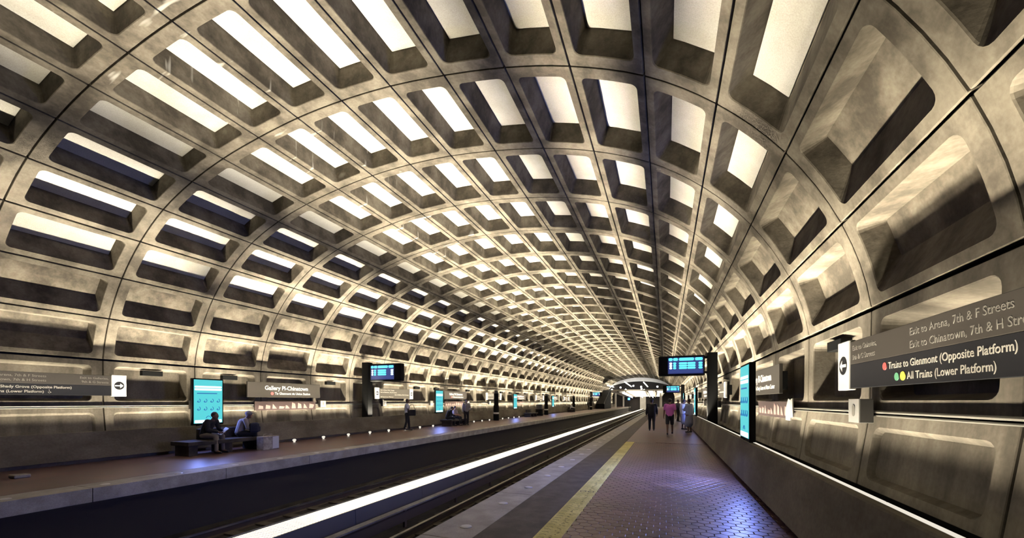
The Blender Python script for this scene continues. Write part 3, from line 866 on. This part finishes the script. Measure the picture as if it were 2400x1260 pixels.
# small white marker blocks along the foot of the left parapet
bm = lathe([(0.035, 0.0), (0.04, 0.02), (0.04, 0.05), (0.062, 0.062), (0.07, 0.09), (0.052, 0.12), (0.022, 0.13)], 14)
domem = mesh_bm('marker_dome', bm); domem.materials.append(M['knob'])
for k in range(22):
    y = 11.55 + 1.43 * k
    if 22.2 < y < 25.0 or 38.4 < y < 41.2: continue
    tag(link('knob_lamp', domem, None, None, (-7.27, y, 0.0)), 'small glowing white knob lamp at the foot of the left parapet', 'light', 'white knob lamps along the left parapet foot')
o = tag(link('marker_slab', mesh_bm('marker_slab', box(-0.13, 0.13, -0.12, 0.12, 0, 0.07, 0.02)), M['granite'], None, (-6.35, 4.12, 0)), 'small pale block on the dark left platform near the frame edge', 'block')
# round marker lights set in the granite edge
studm = mesh_bm('edge_light', lathe([(0.075, 0.0), (0.075, 0.006), (0.055, 0.012), (0.02, 0.014)], 16)); studm.materials.append(M['stud'])
for s, sd in ((1, 'right'), (-1, 'left')):
    for k in range(24):
        tag(link('edge_light', studm, None, None, (s * 3.93 if s > 0 else -3.78, (4.55 if s > 0 else 3.12) + 1.25 * k, 0.0)), 'round pale marker light set in the %s platform edge' % sd, 'light', 'marker lights in the %s platform edge' % sd)

# ------------------------------------------------------------------ mezzanine at the far end
o = tag(empty('mezzanine', (0, 97, 0)), 'white mezzanine bridge with arched front at the far end', 'mezzanine')
YM = 97.0
bm = bmesh.new()
q = [bm.verts.new(p) for p in ((-6.4, 0, 4.0), (6.4, 0, 4.0), (5.4, 27.8, 3.0), (-5.4, 27.8, 3.0), (-6.4, 0, 4.35), (6.4, 0, 4.35), (5.4, 27.8, 4.35), (-5.4, 27.8, 4.35))]
for f in ((0, 1, 2, 3), (4, 5, 6, 7), (0, 1, 5, 4), (1, 2, 6, 5), (2, 3, 7, 6), (3, 0, 4, 7)): bm.faces.new([q[i] for i in f])
bmesh.ops.recalc_face_normals(bm, faces=bm.faces)
obj('soffit', bm, M['mezzwhite'], o)
for x in (-4.2, -2.4, 2.4, 4.2):
    bm = bmesh.new()
    q = [bm.verts.new(p) for p in ((x - 0.12, 0, 3.99), (x + 0.12, 0, 3.99), (x * 0.84 + 0.12, 27.6, 2.98), (x * 0.84 - 0.12, 27.6, 2.98), (x - 0.12, 0, 3.75), (x + 0.12, 0, 3.75), (x * 0.84 + 0.12, 27.6, 2.8), (x * 0.84 - 0.12, 27.6, 2.8))]
    for f in ((0, 1, 2, 3), (4, 5, 6, 7), (0, 1, 5, 4), (1, 2, 6, 5), (2, 3, 7, 6), (3, 0, 4, 7)): bm.faces.new([q[i] for i in f])
    bmesh.ops.recalc_face_normals(bm, faces=bm.faces)
    obj('soffit_beam', bm, M['parapet'], o)
# crescent fascia under the vault
bm = bmesh.new()
top = []; bot = []
for i in range(33):
    t = -7 + 14 * i / 32
    x, z = prof(t)
    top.append(bm.verts.new((x, 12, z - 0.05)))
    bot.append(bm.verts.new((x * 0.985, 12, min(z - 0.12, 6.85 - 0.022 * x * x))))
t2 = [bm.verts.new((v.co.x, 12.6, v.co.z)) for v in top]; b2 = [bm.verts.new((v.co.x, 12.6, v.co.z)) for v in bot]
for i in range(32):
    bm.faces.new((top[i], bot[i], bot[i + 1], top[i + 1])); bm.faces.new((bot[i], b2[i], b2[i + 1], bot[i + 1])); bm.faces.new((t2[i], b2[i], b2[i + 1], t2[i + 1]))
bmesh.ops.recalc_face_normals(bm, faces=bm.faces)
obj('arched_fascia', bm, M['mezzband'], o)
bm = prism([(x, z) for x, z in [(-8.0, 4.0)] + [prof(t) for t in [-7.6 + 15.2 * i / 30 for i in range(31)]] + [(8.0, 4.0)]], 13.5, 13.7)
obj('rear_wall', bm, M['tunnel'], o)
for (x0, y0, z0, x1, y1, z1) in ((-2.9, 3, 6.3, -2.1, 12.5, 5.5), (1.4, 4, 6.2, 2.0, 12.0, 5.4), (-6.6, 0, 5.4, -5.9, 6, 5.2)):
    obj('tube_lamp', tube([(x0, y0, z0), (x1, y1, z1)], 0.10, 8), M['mezzlamp'], o)
for (x, z) in ((-4.6, 5.2), (-3.3, 4.6), (-1.4, 5.6), (0.5, 5.3), (0.6, 4.8), (1.2, 4.5), (4.4, 5.3), (-6.8, 4.6)):
    bm = bmesh.new(); bmesh.ops.create_icosphere(bm, subdivisions=2, radius=0.22, matrix=Matrix.Translation((x, 10, z)))
    obj('globe_lamp', bm, M['mezzlamp'], o)
for x in (-5.2, 5.2):
    for yy in (4, 24):
        obj('support', box(x - 0.2, x + 0.2, yy, yy + 0.4, 0.0, 3.6, 0.02), M['mezzwhite'], o)
for x in (-3.4, 0.0, 3.4):        # lamps hung below the soffit
    obj('soffit_lamp', tube([(x * 0.95, 1.5, 3.55), (x * 0.85, 27, 2.70)], 0.07, 8), M['mezzlamp'], o)
o = tag(empty('escalator', (-6.6, 85.5, 0)), 'dark escalator block beside the left end of the mezzanine', 'escalator')
bm = bmesh.new()
q = [bm.verts.new(p) for p in ((-0.9, 0, 0), (0.9, 0, 0), (0.9, 11, 0), (-0.9, 11, 0), (-0.9, 0, 1.1), (0.9, 0, 1.1), (0.9, 11, 4.3), (-0.9, 11, 4.3))]
for f in ((0, 1, 2, 3), (4, 5, 6, 7), (0, 1, 5, 4), (1, 2, 6, 5), (2, 3, 7, 6), (3, 0, 4, 7)): bm.faces.new([q[i] for i in f])
bmesh.ops.recalc_face_normals(bm, faces=bm.faces)
obj('truss', bm, M['black'], o)
for x in (-0.85, 0.85):
    obj('handrail', tube([(x, -0.2, 1.0), (x, 0.2, 1.35), (x, 11, 4.6)], 0.05, 6), M['darkgrey'], o)
o = tag(wallthing('signal_lamp', 1, 0, 0, 0), 'small blue signal lamp in the left tunnel mouth', 'signal lamp')
o.matrix_world = Matrix.Translation((-3.4, 118, 0))
obj('mast', box(-0.06, 0.06, -0.06, 0.06, -1.29, 2.6), M['black'], o)
obj('lamp_head', box(-0.35, 0.35, -0.1, 0.1, 1.9, 2.7, 0.05), M['black'], o)
obj('blue_lens', box(-0.3, 0.3, -0.13, -0.1, 2.0, 2.6, 0.02), glow('signal_blue', (0.05, 0.25, 1.0), 6.0), o)

# ------------------------------------------------------------------ people
VOX = 0.012
def hull(bm, p0, r0, p1, r1, sx=1.0, sy=1.0):
    """rounded tapered limb, optionally flattened"""
    t = bmesh.new()
    for p, r in ((p0, r0), (p1, r1)):
        bmesh.ops.create_icosphere(t, subdivisions=2, radius=1.0, matrix=Matrix.Translation(p) @ Matrix.Diagonal((r * sx, r * sy, r, 1)))
    bmesh.ops.convex_hull(t, input=t.verts)
    for v in [v for v in t.verts if not v.link_faces]: t.verts.remove(v)
    me = bpy.data.meshes.new('tmp'); t.to_mesh(me); t.free(); bm.from_mesh(me); bpy.data.meshes.remove(me)
def ell(bm, p, rx, ry, rz):
    bmesh.ops.create_icosphere(bm, subdivisions=3, radius=1.0, matrix=Matrix.Translation(p) @ Matrix.Diagonal((rx, ry, rz, 1)))
def fuse(name, bm, mat, parent, vox=VOX, smooth=4):
    me = mesh_bm(name, bm)
    o = bpy.data.objects.new(name, me)
    m = o.modifiers.new('r', 'REMESH'); m.mode = 'VOXEL'; m.voxel_size = vox; m.use_smooth_shade = True
    s = o.modifiers.new('s', 'SMOOTH'); s.iterations = smooth; s.factor = 0.5
    n = settle(o); COL.objects.link(o)
    o.modifiers.clear(); o.data = n; bpy.data.meshes.remove(me)
    n.name = name
    n.materials.clear(); n.materials.append(mat); o.parent = parent
    return o
V3 = Vector
def person(label, loc, face, J, top='c_black', bottom='c_black', skin='skin', hair='hair', sleeve='long', legs='trousers', vox=VOX, hairlong=False, cap=None, group=None, girth=1.0):
    """J: joints in a frame where +y is forward; the body is one fused surface, clothes and hair are its children"""
    o = tag(empty('person', loc, face), label, 'person', group)
    d = {'pel': (0, 0, .96), 'che': (0, .0, 1.30), 'nek': (0, 0.0, 1.47), 'hed': (0, .03, 1.62),
         'shL': (-.185, 0, 1.42), 'shR': (.185, 0, 1.42), 'elL': (-.23, -.02, 1.13), 'elR': (.23, -.02, 1.13),
         'haL': (-.24, .06, .88), 'haR': (.24, .06, .88), 'hiL': (-.09, 0, .94), 'hiR': (.09, 0, .94),
         'knL': (-.10, .02, .50), 'knR': (.10, .02, .50), 'anL': (-.10, -.02, .085), 'anR': (.10, -.02, .085)}
    d.update(J)
    d = {k: V3(v) for k, v in d.items()}
    g = girth
    b = bmesh.new()
    up = (d['hed'] - d['nek']).normalized()
    # head with face
    ell(b, d['hed'], .074, .092, .112)
    hull(b, d['hed'] + V3((0, .02, -.06)), .062, d['hed'] + V3((0, .045, -.085)), .042)
    hull(b, d['hed'] + V3((0, .088, .005)), .010, d['hed'] + V3((0, .103, -.028)), .016)
    for s in (-1, 1):
        ell(b, d['hed'] + V3((s * .076, -.005, -.01)), .012, .022, .032)
        ell(b, d['hed'] + V3((s * .03, .082, .012)), .014, .008, .009)
    ell(b, d['hed'] + V3((0, .088, -.06)), .024, .01, .009)
    hull(b, d['nek'] + V3((0, -.01, -.05)), .058, d['hed'] + V3((0, -.015, -.05)), .05)
    # trunk
    hull(b, d['che'], .135 * g, d['nek'] + V3((0, -.01, -.08)), .075, 1.15, .8)
    hull(b, d['pel'], .125 * g, d['che'], .14 * g, 1.15, .85)
    for s in 'LR':
        sg = -1 if s == 'L' else 1
        hull(b, d['nek'] + V3((0, -.01, -.06)), .05, d['sh' + s], .058)
        hull(b, d['sh' + s], .056, d['el' + s], .042); hull(b, d['el' + s], .042, d['ha' + s], .028)
        # hand: palm, four fingers and a thumb, loosely curled
        dr = (d['ha' + s] - d['el' + s]).normalized()
        side = dr.cross(V3((1, 0, 0))).normalized() if abs(dr.x) < 0.9 else V3((0, 1, 0))
        inn = V3((-sg, 0, 0)); inn = (inn - dr * inn.dot(dr)).normalized()
        p0 = d['ha' + s] + dr * .02; p1 = d['ha' + s] + dr * .085
        hull(b, p0, .026, p1 + side * .022, .017); hull(b, p0, .026, p1 - side * .022, .017)
        for fi, fl in ((-1.5, .055), (-.5, .072), (.5, .076), (1.5, .066)):
            a = p1 + side * .019 * fi; m_ = a + dr * fl * .55 + inn * .012; e = m_ + dr * fl * .32 + inn * .026
            hull(b, a, .0095, m_, .0088); hull(b, m_, .0088, e, .0075)
        th = p0 + side * .03 + dr * .01; hull(b, th, .012, th + side * .022 + dr * .035 + inn * .012, .010); 
        hull(b, d['hi' + s], .092 * g, d['kn' + s], .060); hull(b, d['kn' + s], .058, d['an' + s] + V3((0, 0, .02)), .038)
        hull(b, d['an' + s], .036, d['an' + s] + V3((0, .14, -.045)), .03)
    fuse('body', b, M[skin], o, min(vox, 0.010) if vox < 0.015 else vox)
    # top
    c = bmesh.new(); e_ = .018
    hull(c, d['che'], .135 * g + e_, d['nek'] + V3((0, -.01, -.09)), .075 + e_, 1.15, .85)
    hull(c, d['pel'] + (d['che'] - d['pel']) * .0, .130 * g + e_, d['che'], .14 * g + e_, 1.18, .9)
    for s in 'LR':
        hull(c, d['nek'] + V3((0, -.01, -.07)), .052 + e_, d['sh' + s], .058 + e_)
        if sleeve == 'long':
            hull(c, d['sh' + s], .058 + e_, d['el' + s], .046 + e_); hull(c, d['el' + s], .046 + e_, d['ha' + s] + (d['el' + s] - d['ha' + s]) * .1, .034 + e_)
        else:
            hull(c, d['sh' + s], .058 + e_, d['sh' + s] + (d['el' + s] - d['sh' + s]) * .65, .052 + e_)
    fuse('shirt', c, M[top], o, vox)
    c = bmesh.new()
    seated = d['knL'].z > d['pel'].z - 0.25
    if legs == 'skirt':
        hull(c, d['pel'] + V3((0, 0, .02)), .15 * g, (d['knL'] + d['knR']) / 2 + V3((0, 0, -.02)), .19 * g, 1.0, .8)
    else:
        hull(c, d['pel'] - V3((0, 0, .07)) * (0 if seated else 1), .135 * g + .004, (d['hiL'] + d['hiR']) / 2 - V3((0, 0, .03)), .11 * g, 1.2, .9)
        for s in 'LR':
            kk = d['kn' + s]
            if legs == 'shorts':
                hull(c, d['hi' + s], .105 * g, kk + (d['hi' + s] - kk) * .1, .085)
            else:
                hull(c, d['hi' + s], .102 * g, kk, .074); hull(c, kk, .074, d['an' + s] + V3((0, 0, .03)), .058)
    fuse('skirt' if legs == 'skirt' else legs, c, M[bottom], o, vox)
    for s in 'LR':
        c = bmesh.new()
        hull(c, d['an' + s] + V3((0, -.025, -.035)), .046, d['an' + s] + V3((0, .15, -.05)), .036, .95, 1)
        fuse('shoe', c, M['shoe'], o, vox, 2)
    c = bmesh.new()
    if cap:
        ell(c, d['hed'] + V3((0, -.005, .045)), .090, .108, .085)
        hull(c, d['hed'] + V3((-.045, .09, .05)), .012, d['hed'] + V3((-.03, .19, .035)), .010); hull(c, d['hed'] + V3((.045, .09, .05)), .012, d['hed'] + V3((.03, .19, .035)), .010)
        hull(c, d['hed'] + V3((-.045, .09, .05)), .012, d['hed'] + V3((.03, .19, .035)), .010)
        fuse('cap', c, M[cap], o, vox, 2)
    else:
        ell(c, d['hed'] + V3((0, -.022, .028)), .086, .094, .100)
        if hairlong: hull(c, d['hed'] + V3((0, -.05, .0)), .075, d['hed'] + V3((0, -.06, -.13)), .05)
        fuse('hair', c, M[hair], o, vox, 2)
    return o, d
def walk(ph):
    return {'knL': (-.10, .16 * ph, .52), 'anL': (-.10, .22 * ph if ph > 0 else .12 * ph, .10), 'knR': (.10, -.02 * ph, .51), 'anR': (.10, -.22 * ph, .13),
            'elL': (-.25, -.10 * ph, 1.14), 'haL': (-.27, -.02 * ph, .90), 'elR': (.25, .06 * ph, 1.14), 'haR': (.27, .20 * ph, .92)}
def seat(z=.46, lean=.12, knee=.46):
    return {'pel': (0, 0, z + .12), 'che': (0, lean * .7, z + .43), 'nek': (0, lean * 1.5, z + .59), 'hed': (0, lean * 2.1, z + .71),
            'shL': (-.18, lean * 1.4, z + .54), 'shR': (.18, lean * 1.4, z + .54), 'elL': (-.23, lean + .12, z + .28), 'elR': (.23, lean + .12, z + .28),
            'haL': (-.12, lean + .34, z + .22), 'haR': (.12, lean + .34, z + .22), 'hiL': (-.09, .02, z + .10), 'hiR': (.09, .02, z + .10),
            'knL': (-.13, .44, z + .07), 'knR': (.13, .44, z + .07), 'anL': (-.14, .46, .085), 'anR': (.14, .46, .085)}
# left platform, nearest bench
FX = -PI / 2          # turns +y forward into +x (towards the tracks)
person('seated person in dark clothes reading papers on the nearest left bench', (-6.98, 8.12, 0), FX + 0.35, seat(.445, .15), 'c_black', 'c_khaki')
o = tag(empty('paper', (-6.52, 8.36, 0.66), 0), 'white papers in the hands of the seated dark-clothed person', 'paper')
obj('sheet', box(-0.14, 0.14, -0.12, 0.16, 0.0, 0.012), M['paper'], o); o.rotation_euler = (0.75, 0.1, -0.3)
person('seated person in grey shirt and cap beside a paper bag', (-6.98, 9.18, 0), FX + 0.9, seat(.445, .13), 'c_grey', 'c_black', cap='c_grey')
o = tag(empty('backpack', (-6.62, 9.42, 0.56), FX + 0.9), 'dark backpack on the lap of the person in a cap', 'backpack')
obj('pack', box(-0.24, 0.20, -0.10, 0.16, 0.0, 0.32, 0.06), M['c_navy'], o); obj('pocket', box(-0.16, 0.12, 0.13, 0.20, 0.03, 0.2, 0.03), M['c_navy'], o)
obj('strap', tube([(-0.1, -0.08, 0.30), (-0.1, -0.14, 0.2), (-0.1, -0.1, 0.04)], 0.018, 6), M['c_black'], o)
o = tag(empty('paper_bag', (-6.14, 9.58, 0), 0.1), 'large pale paper bag on the floor by the nearest bench', 'bag')
obj('bag_body', box(-0.14, 0.14, -0.32, 0.30, 0.0, 0.44, 0.01), M['bagpaper'], o)
obj('bag_panel', box(0.141, 0.146, 0.04, 0.29, 0.02, 0.42), M['paper'], o)
for x in (-0.1, 0.1):
    obj('handle', tube([(x, -0.1, 0.43), (x, -0.08, 0.50), (x, 0.06, 0.50), (x, 0.08, 0.43)], 0.008, 6), M['bagpaper'], o)
# man in white shirt with a black bag
person('standing man in white shirt and black trousers with a shoulder bag', (-6.9, 18.35, 0), FX + 0.5, {**walk(.5), 'elR': (.24, .10, 1.15), 'haR': (.20, .28, 1.02)}, 'c_white', 'c_black', sleeve='short', vox=.014)
o = tag(empty('shoulder_bag', Vector((-6.9, 18.35, 0.80)) + Matrix.Rotation(FX + 0.5, 3, 'Z') @ Vector((0.16, 0.27, 0.02)), FX + 0.5), 'black shoulder bag at the hip of the man in white', 'bag')
obj('bag_body', box(-0.07, 0.10, -0.22, 0.22, 0.0, 0.32, 0.05), M['c_black'], o); obj('strap', tube([(0, -0.2, 0.3), (-0.05, -0.05, 0.62), (-0.05, 0.05, 0.62), (0, 0.2, 0.3)], 0.015, 6), M['c_black'], o)
# group at the second bench
person('person in black leaning forward on the second left bench', (-6.95, 22.75, 0), FX + 0.6, seat(.445, .16), 'c_black', 'c_black', vox=.015)
person('person in rose shirt seated beside the one in black', (-6.93, 23.6, 0), FX + 0.1, seat(.455, .05), 'c_rose', 'c_black', skin='skin2', sleeve='short', vox=.015)
person('standing person in grey shirt wearing a backpack by the second bench', (-6.25, 24.1, 0), FX - 0.9, {'elL': (-.25, .1, 1.14), 'haL': (-.15, .3, 1.05)}, 'c_grey', 'c_black', vox=.015)
o = tag(empty('backpack', (-6.08, 24.28, 1.0), FX - 0.9), 'black backpack worn by the standing person in grey', 'backpack')
obj('pack', box(-0.2, 0.2, -0.24, -0.03, 0.0, 0.48, 0.08), M['c_black'], o); obj('pocket', box(-0.14, 0.14, -0.29, -0.22, 0.04, 0.22, 0.03), M['c_navy'], o)
o.location = (-6.25, 24.1, 0.98)
o.location = Vector(o.location) + Matrix.Rotation(FX - 0.9, 3, 'Z') @ Vector((0, -0.12, 0))
# far people on the left platform
person('far seated person in white shirt on the fourth left bench', (-6.9, 58.9, 0), FX + 0.3, seat(.46, .1), 'c_white', 'c_black', vox=.022)
person('far person in black walking along the left parapet', (-6.9, 73.6, 0), FX + 1.2, walk(.8), 'c_black', 'c_black', vox=.022)
for i, (x, y, tp, lb) in enumerate(((-6.7, 92, 'c_black', 'far person in black standing before the left escalator'), (-6.1, 97, 'c_grey', 'far person in grey standing under the mezzanine edge'))):
    person(lb, (x, y, 0), 0.4, {}, tp, 'c_black', vox=.024)
# right platform
person('man in black jacket and trousers walking away by the yellow strip', (5.62, 22.6, 0), 0.05, walk(.75), 'c_black', 'c_black', girth=1.22, vox=.012)
person('woman in pink top and black shorts walking away', (6.50, 20.4, 0), -0.05, walk(-.8), 'c_pink', 'c_black', skin='skin', sleeve='short', legs='shorts', vox=.012, girth=1.08)
person('woman in light blue shirt and pale skirt by the right parapet', (7.44, 22.3, 0), 0.9, {'elL': (-.24, .1, 1.15), 'haL': (-.1, .28, 1.18)}, 'c_blue', 'c_patt', legs='skirt', vox=.012, girth=1.25)
person('woman in white top and grey skirt beyond the one in light blue', (7.28, 24.6, 0), -0.8, {'elR': (.24, .1, 1.15), 'haR': (.1, .28, 1.2)}, 'c_white', 'c_patt', legs='skirt', vox=.014, girth=1.1)
person('person in dark clothes leaning at the right parapet further back', (7.2, 33.5, 0), -1.2, walk(.4), 'c_navy', 'c_black', vox=.016)

bpy.data.scenes.remove(TMP)
